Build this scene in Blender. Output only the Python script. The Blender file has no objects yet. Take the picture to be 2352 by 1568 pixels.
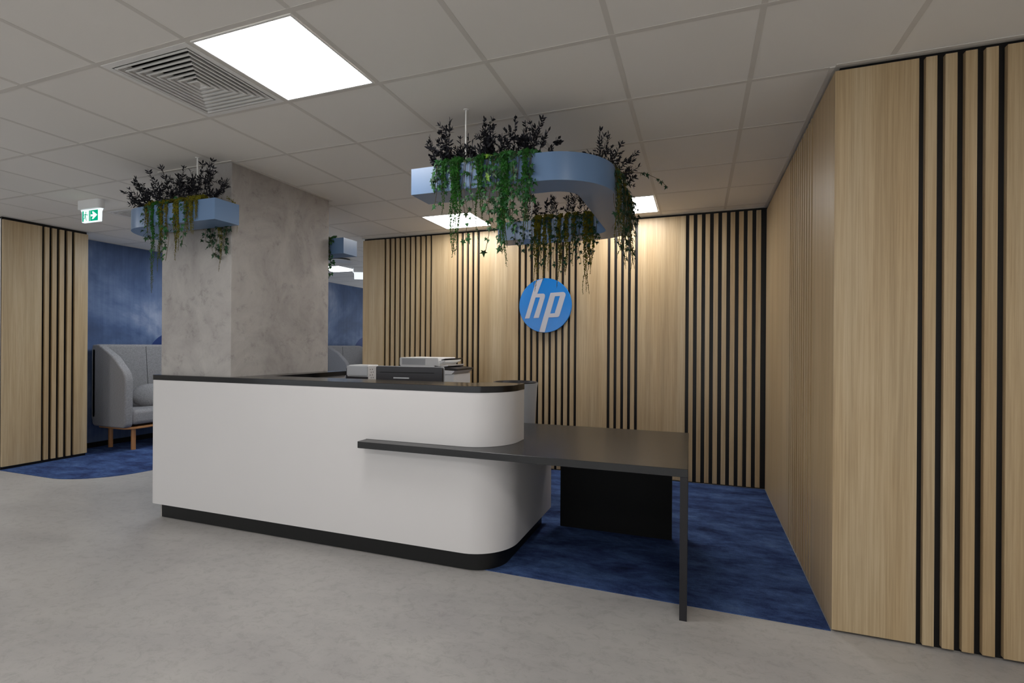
import bpy, bmesh, math, random
from mathutils import Vector, Matrix, noise
PI = math.pi
scene = bpy.context.scene
COL = scene.collection
CE = 2.7184          # ceiling height

# ------------------------------------------------------------------ camera
cd = bpy.data.cameras.new('camera'); cam = bpy.data.objects.new('camera', cd); COL.objects.link(cam)
R0 = Vector((0.9405293920898884, 0.3396501335345572, 0.006499954229263357))
R1 = Vector((-0.3396573087699421, 0.9405492611230739, 0.0))
R2 = Vector((-0.00611352714766745, -0.0022077569606393952, 0.9999788750743775))
m = Matrix.Identity(4)
for i in range(3):
    m[i][0] = R0[i]; m[i][1] = R2[i]; m[i][2] = -R1[i]
m[0][3], m[1][3], m[2][3] = 2.161777, -1.594649, 1.363
cam.matrix_world = m
cd.sensor_width = 36; cd.lens = 1151.195/2352*36
cd.shift_x = -(1187.7376-1176)/2352; cd.shift_y = (795.2-784)/2352
cd.clip_start = 0.05; cd.clip_end = 60
scene.camera = cam

# ------------------------------------------------------------------ materials
def lin(c):
    return tuple((x/12.92 if x <= .04045 else ((x+.055)/1.055)**2.4) for x in [v/255 for v in c]) + (1,)
def newmat(name, col, rough=.5, metal=0, spec=.5):
    mt = bpy.data.materials.new(name); mt.use_nodes = True
    b = mt.node_tree.nodes['Principled BSDF']
    b.inputs['Base Color'].default_value = lin(col); b.inputs['Roughness'].default_value = rough
    b.inputs['Metallic'].default_value = metal; b.inputs['Specular IOR Level'].default_value = spec
    return mt
def N(mt, t, **k):
    n = mt.node_tree.nodes.new(t)
    for a, v in k.items():
        if a in n.inputs.keys(): n.inputs[a].default_value = v
        else: setattr(n, a, v)
    return n
def L(mt, a, b): mt.node_tree.links.new(a, b)
def ramp(mt, fac, stops):
    r = mt.node_tree.nodes.new('ShaderNodeValToRGB'); cr = r.color_ramp
    while len(cr.elements) < len(stops): cr.elements.new(.5)
    for e, (p, c) in zip(cr.elements, stops): e.position = p; e.color = lin(c)
    L(mt, fac, r.inputs[0]); return r
def coords(mt, scale):
    t = N(mt, 'ShaderNodeTexCoord'); mp = N(mt, 'ShaderNodeMapping'); mp.inputs['Scale'].default_value = scale
    L(mt, t.outputs['Object'], mp.inputs[0]); return mp.outputs[0]
def nz(mt, vec, scale, detail=4, rough=.55, dist=0):
    n = N(mt, 'ShaderNodeTexNoise'); n.inputs['Scale'].default_value = scale; n.inputs['Detail'].default_value = detail
    n.inputs['Roughness'].default_value = rough; n.inputs['Distortion'].default_value = dist
    L(mt, vec, n.inputs['Vector']); return n.outputs['Fac']
def mix(mt, fac, a, b, mode='MIX'):
    x = N(mt, 'ShaderNodeMix', data_type='RGBA', blend_type=mode)
    for s, v in ((x.inputs[0], fac), (x.inputs[6], a), (x.inputs[7], b)):
        if hasattr(v, 'links') or hasattr(v, 'is_output'): L(mt, v, s)
        else: s.default_value = v
    return x.outputs[2]
def bsdf(mt): return mt.node_tree.nodes['Principled BSDF']
def bump(mt, h, strength=.1, dist=.002):
    b = N(mt, 'ShaderNodeBump'); b.inputs['Strength'].default_value = strength; b.inputs['Distance'].default_value = dist
    L(mt, h, b.inputs['Height']); L(mt, b.outputs[0], bsdf(mt).inputs['Normal'])

def wood_mat():
    mt = newmat('light_oak', (200, 170, 125), .42)
    f1 = nz(mt, coords(mt, (22, 22, .55)), 1, 5, .6, .6)
    f2 = nz(mt, coords(mt, (160, 160, 2.2)), 1, 3, .7)
    f3 = nz(mt, coords(mt, (3.2, 3.2, .35)), 1, 2, .5, .8)
    c1 = ramp(mt, f1, [(.26, (176, 156, 124)), (.5, (191, 171, 138)), (.74, (202, 183, 151))])
    c2 = ramp(mt, f2, [(.3, (218, 210, 198)), (.62, (255, 255, 255))])
    c3 = ramp(mt, f3, [(.3, (238, 225, 205)), (.7, (255, 255, 255))])
    o = mix(mt, .7, c1.outputs[0], c2.outputs[0], 'MULTIPLY'); o = mix(mt, .8, o, c3.outputs[0], 'MULTIPLY')
    L(mt, o, bsdf(mt).inputs['Base Color'])
    bump(mt, f2, .12, .0006)
    return mt
WOOD = wood_mat()
BLACK = newmat('black_backing', (13, 11, 12), .42, spec=.35)
WHITEPANEL = newmat('white_lacquer', (213, 210, 209), .42)
BLACKTOP = newmat('black_laminate', (17, 16, 18), .18, spec=.45); 
DESKTOP = newmat('graphite_laminate', (20, 20, 21), .27, spec=.6)
PLINTH = newmat('black_plinth', (19, 19, 19), .45, spec=.35)
DEEPBLACK = newmat('black_panel', (7, 7, 7), .6, spec=.2)
DARKMETAL = newmat('dark_metal', (34, 33, 36), .45, spec=.35)
BLUEMETAL = newmat('pale_blue_coat', (100, 128, 164), .3)
WHITEMETAL = newmat('white_metal', (232, 230, 227), .45)
def floor_mat():
    mt = newmat('grey_vinyl', (160, 155, 150), .38)
    f1 = nz(mt, coords(mt, (.9, 1.6, 1)), 1.3, 6, .6, .4)
    f2 = nz(mt, coords(mt, (14, 20, 1)), 1, 6, .8, .6)
    f3 = nz(mt, coords(mt, (60, 110, 1)), 1, 2, .6)
    c = ramp(mt, f1, [(.3, (162, 159, 157)), (.5, (175, 172, 169)), (.7, (184, 181, 177))])
    d = ramp(mt, f2, [(.28, (212, 210, 208)), (.5, (250, 250, 250)), (.8, (255, 255, 255))])
    e = ramp(mt, f3, [(.22, (205, 203, 200)), (.34, (255, 255, 255))])
    o = mix(mt, .8, c.outputs[0], d.outputs[0], 'MULTIPLY'); o = mix(mt, .5, o, e.outputs[0], 'MULTIPLY')
    L(mt, o, bsdf(mt).inputs['Base Color']); bump(mt, f2, .04, .001); return mt
def carpet_mat():
    mt = newmat('blue_carpet', (35, 55, 105), .95, spec=.1)
    f1 = nz(mt, coords(mt, (2.0, 4.6, 1)), 1.2, 8, .72, .3)
    f2 = nz(mt, coords(mt, (140, 420, 1)), 1, 3, .8)
    c = ramp(mt, f1, [(.3, (46, 54, 86)), (.44, (64, 84, 132)), (.57, (88, 116, 168)), (.76, (116, 144, 192))])
    f4 = nz(mt, coords(mt, (13, 30, 1)), 1, 6, .8)
    br = N(mt, 'ShaderNodeTexBrick'); br.inputs['Scale'].default_value = 1; br.inputs['Brick Width'].default_value = .5
    br.inputs['Row Height'].default_value = .5; br.inputs['Mortar Size'].default_value = 0; br.offset = .5
    br.inputs['Color1'].default_value = (.80, .82, .85, 1); br.inputs['Color2'].default_value = (1, 1, 1, 1); br.inputs['Mortar'].default_value = (1, 1, 1, 1)
    L(mt, coords(mt, (1, 1, 1)), br.inputs['Vector'])
    d = ramp(mt, f2, [(.3, (150, 150, 160)), (.7, (255, 255, 255))])
    o = mix(mt, .8, c.outputs[0], d.outputs[0], 'MULTIPLY'); o = mix(mt, .8, o, br.outputs[0], 'MULTIPLY')
    g_ = ramp(mt, f4, [(.32, (150, 150, 165)), (.6, (255, 255, 255))]); o = mix(mt, .6, o, g_.outputs[0], 'MULTIPLY')
    L(mt, o, bsdf(mt).inputs['Base Color']); bump(mt, f2, .6, .003); return mt
def plaster_mat():
    mt = newmat('concrete_plaster', (165, 160, 154), .7, spec=.3)
    f1 = nz(mt, coords(mt, (1, 1, .8)), 2.6, 7, .68, .7)
    f2 = nz(mt, coords(mt, (1, 1, 1)), 9, 8, .8, .25)
    c = ramp(mt, f1, [(.3, (152, 147, 144)), (.5, (172, 167, 163)), (.68, (186, 182, 177))])
    d = ramp(mt, f2, [(.28, (178, 176, 176)), (.46, (245, 245, 245)), (.8, (255, 255, 255))])
    o = mix(mt, .75, c.outputs[0], d.outputs[0], 'MULTIPLY')
    L(mt, o, bsdf(mt).inputs['Base Color']); bump(mt, f2, .15, .003); return mt
def bluewall_mat():
    mt = newmat('blue_wash', (70, 95, 145), .6, spec=.3)
    f1 = nz(mt, coords(mt, (1, .5, .55)), 1.4, 6, .6, .5)
    f2 = nz(mt, coords(mt, (1, 9, .5)), 1.5, 4, .7)
    c = ramp(mt, f1, [(.3, (58, 74, 104)), (.44, (76, 96, 132)), (.56, (104, 122, 154)), (.68, (150, 160, 182))])
    d = ramp(mt, f2, [(.3, (200, 206, 220)), (.7, (255, 255, 255))])
    o = mix(mt, .7, c.outputs[0], d.outputs[0], 'MULTIPLY')
    L(mt, o, bsdf(mt).inputs['Base Color']); return mt
def fabric_mat():
    mt = newmat('grey_wool', (134, 133, 134), .9, spec=.15)
    f = nz(mt, coords(mt, (60, 60, 240)), 1, 3, .8)
    c = ramp(mt, f, [(.3, (112, 110, 112)), (.7, (160, 158, 159))])
    L(mt, c.outputs[0], bsdf(mt).inputs['Base Color']); bump(mt, f, .3, .002); return mt
FLOOR, CARPET, PLASTER, BLUEW, FABRIC = floor_mat(), carpet_mat(), plaster_mat(), bluewall_mat(), fabric_mat()
CEILT = newmat('ceiling_tile', (232, 228, 222), .85, spec=.2)
_f = nz(CEILT, coords(CEILT, (1, 1, 1)), 130, 3, .7); bump(CEILT, _f, .12, .001)
TBAR = newmat('ceiling_bar', (212, 207, 200), .55, spec=.3)
PAINT = newmat('white_paint', (235, 233, 230), .8, spec=.25)
OAKLEG = newmat('oak_leg', (176, 124, 78), .45)
CIRCLE = newmat('navy_mural_paint', (36, 56, 108), .6, spec=.3)
PLASTICW = newmat('white_plastic', (226, 226, 226), .35)
PLASTICG = newmat('silver_plastic', (176, 178, 182), .35)
PLASTICB = newmat('black_plastic', (34, 32, 36), .38)
LOGOBLUE = newmat('logo_blue', (0, 120, 205), .14)
LOGOGREY = newmat('logo_grey', (184, 184, 192), .2)
BINM = newmat('grey_bin', (176, 180, 184), .35)
def emis(name, col, s):
    mt = bpy.data.materials.new(name); mt.use_nodes = True; nt = mt.node_tree
    nt.nodes.remove(nt.nodes['Principled BSDF']); e = nt.nodes.new('ShaderNodeEmission')
    e.inputs[0].default_value = col; e.inputs[1].default_value = s
    nt.links.new(e.outputs[0], nt.nodes['Material Output'].inputs[0]); return mt
LIGHT = emis('light_diffuser', (1, .984, .968, 1), 6.0)
LIGHTC = emis('light_diffuser_cool', (.86, .93, 1, 1), 6.0)
SIGNW = emis('sign_white', (.88, .96, 1, 1), .34)
SIGNG = emis('sign_green', (0, .36, .19, 1), .36)
FILLGLOW = emis('fill_glow', (.93, .97, 1, 1), .52)  # glow of the added out-of-view bands that fill the room
def leafm(name, col, var, rough=.5):
    mt = newmat(name, col, rough, spec=.3)
    f = nz(mt, coords(mt, (1, 1, 1)), 24, 3, .6)
    c = ramp(mt, f, [(.3, tuple(int(v*(1-var)) for v in col)), (.7, tuple(min(255, int(v*(1+var))) for v in col))])
    L(mt, c.outputs[0], bsdf(mt).inputs['Base Color']); return mt
DARKLEAF = leafm('dark_leaf', (22, 22, 29), .25, .55)
IVY = leafm('ivy_leaf', (30, 72, 34), .5)
IVYD = leafm('ivy_leaf_dark', (24, 54, 32), .4)
IVYL = leafm('ivy_leaf_light', (112, 150, 52), .2)
OLIVE = leafm('amaranth_olive', (92, 88, 14), .35, .8)
GREENA = leafm('amaranth_green', (34, 84, 24), .3, .8)
STEM = newmat('vine_stem', (84, 72, 44), .7)

# ------------------------------------------------------------------ geometry helpers
def mesh_obj(name, verts, faces, mat, parent=None, smooth=False, loc=None):
    me = bpy.data.meshes.new(name); me.from_pydata([tuple(v) for v in verts], [], faces); me.update()
    mats = mat if isinstance(mat, (list, tuple)) else [mat]
    for x in mats: me.materials.append(x)
    if smooth:
        for p in me.polygons: p.use_smooth = True
    o = bpy.data.objects.new(name, me); COL.objects.link(o)
    if loc: o.location = loc
    if parent: o.parent = parent
    return o
class MB:
    def __init__(s): s.v = []; s.f = []; s.mi = []
    def add(s, vs, fs, mi=0):
        b = len(s.v); s.v += [tuple(v) for v in vs]; s.f += [tuple(i+b for i in f) for f in fs]; s.mi += [mi]*len(fs)
    def box(s, x0, x1, y0, y1, z0, z1, mi=0):
        vs = [(x, y, z) for z in (z0, z1) for y in (y0, y1) for x in (x0, x1)]
        s.add(vs, [(0, 2, 3, 1), (4, 5, 7, 6), (0, 1, 5, 4), (2, 6, 7, 3), (0, 4, 6, 2), (1, 3, 7, 5)], mi)
    def prism(s, pts, z0, z1, mi=0, top=True, bottom=True):   # pts ccw in xy
        n = len(pts); vs = [(x, y, z0) for x, y in pts] + [(x, y, z1) for x, y in pts]
        fs = [(i, (i+1) % n, n+(i+1) % n, n+i) for i in range(n)]
        if top: fs.append(tuple(range(n, 2*n)))
        if bottom: fs.append(tuple(range(n-1, -1, -1)))
        s.add(vs, fs, mi)
    def tube(s, pts, r, n=6, mi=0, caps=True):
        pts = [Vector(p) for p in pts]; rs = r if isinstance(r, (list, tuple)) else [r]*len(pts)
        vs = []; fs = []
        for i, p in enumerate(pts):
            d = (pts[min(i+1, len(pts)-1)] - pts[max(i-1, 0)]).normalized()
            u = d.cross(Vector((0, 0, 1)) if abs(d.z) < .9 else Vector((1, 0, 0))).normalized(); w = d.cross(u)
            for k in range(n):
                a = 2*PI*k/n; vs.append(p + (u*math.cos(a)+w*math.sin(a))*rs[i])
        for i in range(len(pts)-1):
            for k in range(n):
                fs.append((i*n+k, i*n+(k+1) % n, (i+1)*n+(k+1) % n, (i+1)*n+k))
        if caps: fs += [tuple(range(n)), tuple(range(len(vs)-1, len(vs)-n-1, -1))]
        s.add(vs, fs, mi)
    def build(s, name, mat, parent=None, smooth=False, bevel=0, seg=2, auto=None):
        me = bpy.data.meshes.new(name); me.from_pydata(s.v, [], s.f); me.update()
        for x in (mat if isinstance(mat, (list, tuple)) else [mat]): me.materials.append(x)
        for p, mi in zip(me.polygons, s.mi): p.material_index = mi; p.use_smooth = smooth
        bm = bmesh.new(); bm.from_mesh(me); bmesh.ops.recalc_face_normals(bm, faces=bm.faces); bm.to_mesh(me); bm.free()
        if auto is not None:
            for p in me.polygons: p.use_smooth = True
            try: me.set_sharp_from_angle(angle=math.radians(auto))
            except Exception: pass
        o = bpy.data.objects.new(name, me); COL.objects.link(o)
        if parent: o.parent = parent
        if bevel:
            b = o.modifiers.new('bevel', 'BEVEL'); b.width = bevel; b.segments = seg; b.limit_method = 'ANGLE'; b.angle_limit = math.radians(40)
            b.harden_normals = False
        return o
def tag(o, label, cat, group=None, kind=None):
    o['label'] = label; o['category'] = cat
    if group: o['group'] = group
    if kind: o['kind'] = kind
    return o
def struct(o, label=None):
    o['kind'] = 'structure'
    if label: o['label'] = label
    return o
def thing(name, loc, label, cat, group=None):
    o = bpy.data.objects.new(name, None); o.empty_display_size = .05; COL.objects.link(o); o.location = loc
    return tag(o, label, cat, group)
def keep(o):   # part built in world coordinates under an Empty: cancel the Empty's offset
    o.matrix_parent_inverse = Matrix.Translation(o.parent.location).inverted(); return o
def arcpts(pts, radii, n=10):      # round the corners of a polygon
    out = []; k = len(pts)
    for i, (p, r) in enumerate(zip(pts, radii)):
        P = Vector(p); A = Vector(pts[i-1]); B = Vector(pts[(i+1) % k])
        if r <= 0: out.append(tuple(P)); continue
        a = (A-P).normalized(); b = (B-P).normalized(); ang = math.acos(max(-1, min(1, a.dot(b))))
        t = r/math.tan(ang/2); c = P + (a+b).normalized()*(r/math.sin(ang/2))
        s0 = P+a*t-c; s1 = P+b*t-c
        a0 = math.atan2(s0.y, s0.x); a1 = math.atan2(s1.y, s1.x); d = (a1-a0+PI) % (2*PI)-PI
        for j in range(n+1):
            th = a0+d*j/n; out.append((c.x+r*math.cos(th), c.y+r*math.sin(th)))
    return out

# ------------------------------------------------------------------ floor and carpets
b = MB(); b.box(-9, 4.6, -6, 10, -.1, 0); struct(b.build('floor', FLOOR), 'light grey mottled vinyl floor')
b = MB(); b.prism([(-1.05, 1.23), (2.772, 1.196), (2.772, 3.75), (-1.05, 3.75)], 0, .004)
tag(b.build('carpet', CARPET), 'blue mottled carpet behind the counter reaching the slatted back wall', 'carpet')
pts = arcpts([(-5.3, 1.57), (-3.38, 1.57), (-3.38, 9.4), (-5.3, 9.4)], [0, .62, 0, 0], 20)
b = MB(); b.prism(pts, 0, .004)
tag(b.build('carpet', CARPET), 'blue carpet with a rounded corner in the lounge under the grey sofas', 'carpet')

# ------------------------------------------------------------------ ceiling: tiles on a 0.6 m grid
VENTS = {(-1, 0), (-6, 3)}; LIGHTS = {(0, 0), (-1, 5), (2, 5), (-7, 9), (0, -5), (-4, -4), (-8, -1), (4, -2), (2, -5), (-7, 5), (-6, 5)}
b = MB()
for i in range(-15, 8):
    for j in range(-10, 17):
        if (i, j) in VENTS or (i, j) in LIGHTS: continue
        x, y = i*.6, j*.6; g = .0115
        b.box(x+g, x+.6-g, y+g, y+.6-g, CE+.0012, CE+.02)
ceil = struct(b.build('ceiling', CEILT), 'suspended ceiling of square grey white tiles')
b = MB()
for i in range(-15, 9): b.box(i*.6-.012, i*.6+.012, -6, 9.6, CE, CE+.018)
for j in range(-10, 17): b.box(-9, 4.8, j*.6-.012, j*.6+.012, CE-.0003, CE+.018)
o = b.build('ceiling_grid', TBAR, ceil)
b = MB(); b.box(-9.2, 4.8, -6.2, 10.2, CE+.35, CE+.45); o = b.build('ceiling_slab', PAINT, ceil)

def ceiling_light(i, j, mat, label):
    x, y = i*.6+.3, j*.6+.3
    t = thing('ceiling_light', (x, y, CE), label, 'ceiling light', 'square ceiling light panels')
    b = MB()
    for a in ((-.285, .285, -.285, -.275), (-.285, .285, .275, .285), (-.285, -.275, -.275, .275), (.275, .285, -.275, .275)): b.box(*a, -.004, .01)
    b.build('frame', WHITEMETAL, t)
    b = MB(); b.box(-.275, .275, -.275, .275, 0, .012); b.build('diffuser', mat, t)
for i, j, mt, lb in [(0, 0, LIGHT, 'large square light panel in the foreground ceiling next to the air diffuser'),
                     (-1, 5, LIGHT, 'square light panel behind the hanging ivy, left of the two near the slatted back wall'),
                     (2, 5, LIGHT, 'square light panel half hidden at the right of the curved blue planter'),
                     (-7, 9, LIGHTC, 'cool white light panel over the lounge, seen between pillar and slatted wall'),
                     (0, -5, LIGHT, 'added square fill light panel behind the viewer on the left'),  # from here down: unseen panels added to brighten the room
                     (-7, 5, LIGHTC, 'added cool fill light panel over the near sofa, hidden behind the pillar'),  # this and the next: added out of sight to brighten sofa and blue wall
                     (-6, 5, LIGHTC, 'added cool fill light panel in the lounge centre, hidden behind the pillar'),
                     (2, -5, LIGHT, 'added square fill light panel behind the viewer on the right'),
                     (4, -2, LIGHT, 'added square fill light panel beside the viewer near the right wall'),
                     (-4, -4, LIGHT, 'added square fill light panel far left behind the viewer'),
                     (-8, -1, LIGHT, 'added square fill light panel out of view by the slatted left wall')]:
    ceiling_light(i, j, mt, lb)

def air_vent(i, j, label):
    x, y = i*.6+.3, j*.6+.3
    t = thing('air_diffuser', (x, y, CE), label, 'air vent', 'square ceiling air diffusers')
    b = MB(); o_, n_ = .288, .258
    for a in ((-o_, o_, -o_, -n_), (-o_, o_, n_, o_), (-o_, -n_, -n_, n_), (n_, o_, -n_, n_)): b.box(*a, -.002, .008)
    b.build('frame', WHITEMETAL, t)
    b = MB(); K = 8
    for k in range(K):
        s = .250 - k*.0305; q = s-.034; h = .030; th = .0025
        vs = [(sx*s, sy*s, 0) for sx, sy in ((-1, -1), (1, -1), (1, 1), (-1, 1))]
        if k == K-1: q = 0.001
        vs += [(sx*q, sy*q, h) for sx, sy in ((-1, -1), (1, -1), (1, 1), (-1, 1))]
        vs += [(sx*(s), sy*(s), th+.001) for sx, sy in ((-1, -1), (1, -1), (1, 1), (-1, 1))]
        vs += [(sx*q, sy*q, h+th) for sx, sy in ((-1, -1), (1, -1), (1, 1), (-1, 1))]
        fs = []
        for e in range(4):
            f = (e+1) % 4
            fs += [(e, f, 4+f, 4+e), (8+e, 12+e, 12+f, 8+f), (e, 8+e, 8+f, f), (4+e, 4+f, 12+f, 12+e)]
        b.add(vs, fs)
        lw = s-.009
        for a in ((-s, s, -s, -lw), (-s, s, lw, s), (-s, -lw, -lw, lw), (lw, s, -lw, lw)): b.box(*a, -.004, .0022)
    b.build('louvre', WHITEMETAL, t)
    b = MB()
    for sx, sy in ((1, 0), (-1, 0), (0, 1), (0, -1)):
        if sx: b.box(min(.04*sx, .25*sx), max(.04*sx, .25*sx), -.003, .003, .034, .05)
        else: b.box(-.003, .003, min(.04*sy, .25*sy), max(.04*sy, .25*sy), .034, .05)
    b.box(-.258, .258, -.258, .258, .12, .125); b.box(-.27, -.258, -.27, .27, .01, .12); b.box(.258, .27, -.27, .27, .01, .12)
    b.box(-.258, .258, -.27, -.258, .01, .12); b.box(-.258, .258, .258, .27, .01, .12)
    b.build('duct_box', BLACK, t)
air_vent(-1, 0, 'square louvred air diffuser beside the large light panel in the foreground ceiling')
air_vent(-6, 3, 'louvred air diffuser in the far left ceiling behind the small blue planter')

# ------------------------------------------------------------------ walls
def frame_pt(axis, plane, a, d):   # a = along the wall, d = out from the backing
    return None
def slat_wall(name, side, plane, spans, groups, lo, hi, label, gapw=.03, depth=.022, z0=.012, z1=CE-.022, block=None):
    """backing + wide oak panels + groups of narrow slats. side: '-y' faces -y, '-x', '+x'."""
    def bx(b, a0, a1, d0, d1, za, zb):
        if side == '-y': b.box(a0, a1, plane-d1, plane-d0, za, zb)
        elif side == '-x': b.box(plane-d1, plane-d0, a0, a1, za, zb)
        else: b.box(plane+d0, plane+d1, a0, a1, za, zb)
    b = MB(); bx(b, lo, hi, -.04, 0, 0, CE)
    w = struct(b.build(name, BLACK), label)
    for a0, a1 in spans:
        b = MB(); bx(b, a0, a1, 0, depth, z0, z1); b.build('wood_panel', WOOD, w, bevel=.0008, seg=1)
    for g in groups:
        b = MB()
        for a0, a1 in g: bx(b, a0, a1, 0, depth, z0, z1)
        b.build('wood_slats', WOOD, w, bevel=.0008, seg=1)
    return w
def slats(gaps, gw):   # slats between successive gap centres
    return [(gaps[i]+gw/2, gaps[i+1]-gw/2) for i in range(len(gaps)-1)]
GW = .03
g1 = [-1.538+.0722*k for k in range(10)]
g2 = [-.532+.069*k for k in range(5)]
g3 = [.254+.0718*k for k in range(10)]
g4 = [1.263+.0717*k for k in range(5)]
g5 = [2.054+.0768*k for k in range(10)]
sp = [(-1.868, g1[0]-GW/2), (g1[-1]+GW/2, g2[0]-GW/2), (g2[-1]+GW/2, g3[0]-GW/2), (g3[-1]+GW/2, g4[0]-GW/2), (g4[-1]+GW/2, g5[0]-GW/2)]
g5s = slats(g5, .035)
slat_wall('wall_back', '-y', 3.782, sp, [slats(g1, GW), slats(g2, GW), slats(g3, GW), slats(g4, GW), g5s], -1.865, 2.80, 'back wall of light oak panels and slats on black', depth=.028)
# right side wall (faces -x)
ys = [1.700+.0715*k for k in range(11)]
slat_wall('wall_right', '-x', 2.80, [(1.2165, 1.685), (2.43, 3.75)], [[(1.715+.0715*k, 1.758+.0715*k) for k in range(10)]], 1.218, 3.80, 'right side wall of oak panels and slats', depth=.026)
# right front wall (faces -y)
e = [(3.133, 3.176), (3.206, 3.250), (3.279, 3.322), (3.352, 3.396)]
slat_wall('wall_front_right', '-y', 1.216, [(2.774, 3.108), (3.427, 3.80)], [e, [(3.83+.0725*k, 3.873+.0725*k) for k in range(4)]], 2.800, 4.6, 'oak panel and slat wall in the right foreground', depth=.026)
b = MB(); b.box(2.82, 4.6, 1.26, 3.8, 0, CE); struct(b.build('wall_core', PAINT), 'plain core behind the right slatted walls')
# left slatted wall (faces +x)
b = MB(); b.box(-6.6, -4.875, 1.575, 2.36, 0, CE-.02); struct(b.build('wall_left', PAINT), 'end of the left partition wall')
slat_wall('wall_left_slatted', '+x', -4.862, [(1.578, 1.917), (2.234, 2.372)], [[(1.944, 1.985), (2.014, 2.056), (2.086, 2.129), (2.161, 2.204)]], 1.578, 2.370, 'left slatted oak wall beside the lounge', depth=.026, z0=.035, z1=CE-.03)
# lounge and outer walls
b = MB(); b.box(-5.5, -5.3, 2.36, 9.5, 0, CE); wl = struct(b.build('wall_lounge', BLUEW), 'blue washed lounge wall')
b = MB(); b.box(-5.3, -5.285, 2.37, 9.4, 0, .07); struct(b.build('baseboard_lounge', DEEPBLACK), 'black skirting under the blue wall')
def wall_disc(cy, cz, r):
    b = MB(); n = 48
    b.add([(-5.2985, cy+r*math.cos(2*PI*k/n), cz+r*math.sin(2*PI*k/n)) for k in range(n)], [tuple(range(n))])
    b.build('painted_circle', CIRCLE, wl)
wall_disc(3.80, 1.13, .42); wall_disc(8.42, 1.10, .46)
b = MB(); b.box(-9, 4.8, 9.5, 9.7, 0, CE); struct(b.build('wall_far', BLUEW), 'far lounge wall')
def window(n, x0, x1, y, face):   # added glowing band out of view, lifts ceiling brightness; runs along x
    b = MB(); b.box(x0, x1, min(y, y+face*.02), max(y, y+face*.02), .25, 2.5); w_ = struct(b.build('window_%d' % n, FILLGLOW), 'added glowing fill light band out of view')
    b = MB(); k = max(2, int((x1-x0)/1.5)); ya, yb = min(y+face*.02, y+face*.07), max(y+face*.02, y+face*.07)
    for i in range(k+1):
        xx = x0+(x1-x0)*i/k; b.box(xx-.03, xx+.03, ya, yb, .25, 2.5)
    b.box(x0-.03, x1+.03, ya, yb, .2, .25); b.box(x0-.03, x1+.03, ya, yb, 2.5, 2.55)
    b.build('window_frame', DARKMETAL, w_)
window(1, -8.5, 4.3, -6, 1); window(2, -5.2, -.5, 9.5, -1)
b = MB(); b.box(-9.2, 4.8, -6.2, -6, 0, CE); struct(b.build('wall_rear', PAINT), 'white wall behind the viewer')
b = MB(); b.box(-9.2, -9, -6, 9.7, 0, CE); struct(b.build('wall_outer_left', PAINT), 'white wall far to the left')
b = MB(); b.box(4.6, 4.8, -6, 1.26, 0, CE); struct(b.build('wall_outer_right', PAINT), 'white wall to the right of the viewer')
b = MB(); b.box(-1.865, 4.6, 3.822, 3.95, 0, CE); struct(b.build('wall_back_core', PAINT), 'core of the back wall')
b = MB(); b.box(-1.836, -1.10, 1.182, 2.222, 0, CE); struct(b.build('wall_pillar', PLASTER, bevel=.004), 'grey plaster pillar behind the reception counter')
b = MB()
for a in ((-1.86, -1.076, 1.158, 1.182), (-1.86, -1.076, 2.222, 2.246), (-1.86, -1.836, 1.182, 2.222), (-1.10, -1.076, 1.182, 2.222)): b.box(*a, CE-.004, CE+.002)
struct(b.build('trim_1', TBAR), 'thin ceiling trim around the pillar')
b = MB(); b.box(-1.865, 2.772, 3.730, 3.75, CE-.004, CE); b.box(2.752, 2.774, 1.19, 3.73, CE-.004, CE); b.box(2.774, 4.6, 1.166, 1.188, CE-.004, CE); b.box(-5.3, -5.28, 2.37, 9.5, CE-.004, CE)
struct(b.build('trim_2', TBAR), 'thin ceiling edge trim along the walls')

# ------------------------------------------------------------------ reception counter
X0, X1, YF = -1.885, 1.095, 1.13
ctr = thing('reception_counter', (0, 1.3, 0), 'white reception counter with black top and plinth, rounded right end, wrapped round the pillar', 'reception counter')
BB, BT, TT = .118, 1.083, 1.122
ST0, ST1 = .716, .757      # slot for the tabletop
# lower body
def ring(off=0, yb=2.155, xin=.86):
    return arcpts([(X0+off, YF+off), (X1-off, YF+off), (X1-off, yb-off), (xin, yb-off), (xin, 1.39), (-.96, 1.39), (-.96, 2.29), (-1.092, 2.29), (-1.092, 1.174), (-1.842, 1.174), (-1.842, 2.29), (X0+off, 2.29)],
                  [.05, .27, 0, 0, 0, 0, 0, 0, 0, 0, 0, 0], 16)
b = MB(); b.prism(ring(), BB, ST0 - .001); keep(b.build('lower_body', WHITEPANEL, ctr, auto=35))
up = arcpts([(X0, YF), (X1, YF), (X1, 1.50), (.86, 1.50), (.86, 1.39), (-.96, 1.39), (-.96, 2.29), (-1.092, 2.29), (-1.092, 1.174), (-1.842, 1.174), (-1.842, 2.29), (X0, 2.29)],
            [.05, .27, 0, 0, 0, 0, 0, 0, 0, 0, 0, 0], 16)
b = MB(); b.prism(up, ST1 + .001, BT)
b.prism(arcpts([(X0, YF), (.138, YF), (.138, 1.39), (-.96, 1.39), (-.96, 2.29), (-1.092, 2.29), (-1.092, 1.174), (-1.842, 1.174), (-1.842, 2.29), (X0, 2.29)], [.05]+[0]*9, 16), ST0-.001, ST1+.001, top=False, bottom=False)
keep(b.build('upper_body', WHITEPANEL, ctr, auto=35))
top = arcpts([(X0-.002, YF-.002), (X1+.002, YF-.002), (X1+.002, 1.502), (.80, 1.502), (.80, 1.412), (-.932, 1.412), (-.932, 2.31), (-1.094, 2.31), (-1.094, 1.176), (-1.84, 1.176), (-1.84, 2.31), (X0-.002, 2.31)],
             [.05, .27, 0, 0, 0, 0, 0, 0, 0, 0, 0, 0], 16)
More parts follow.
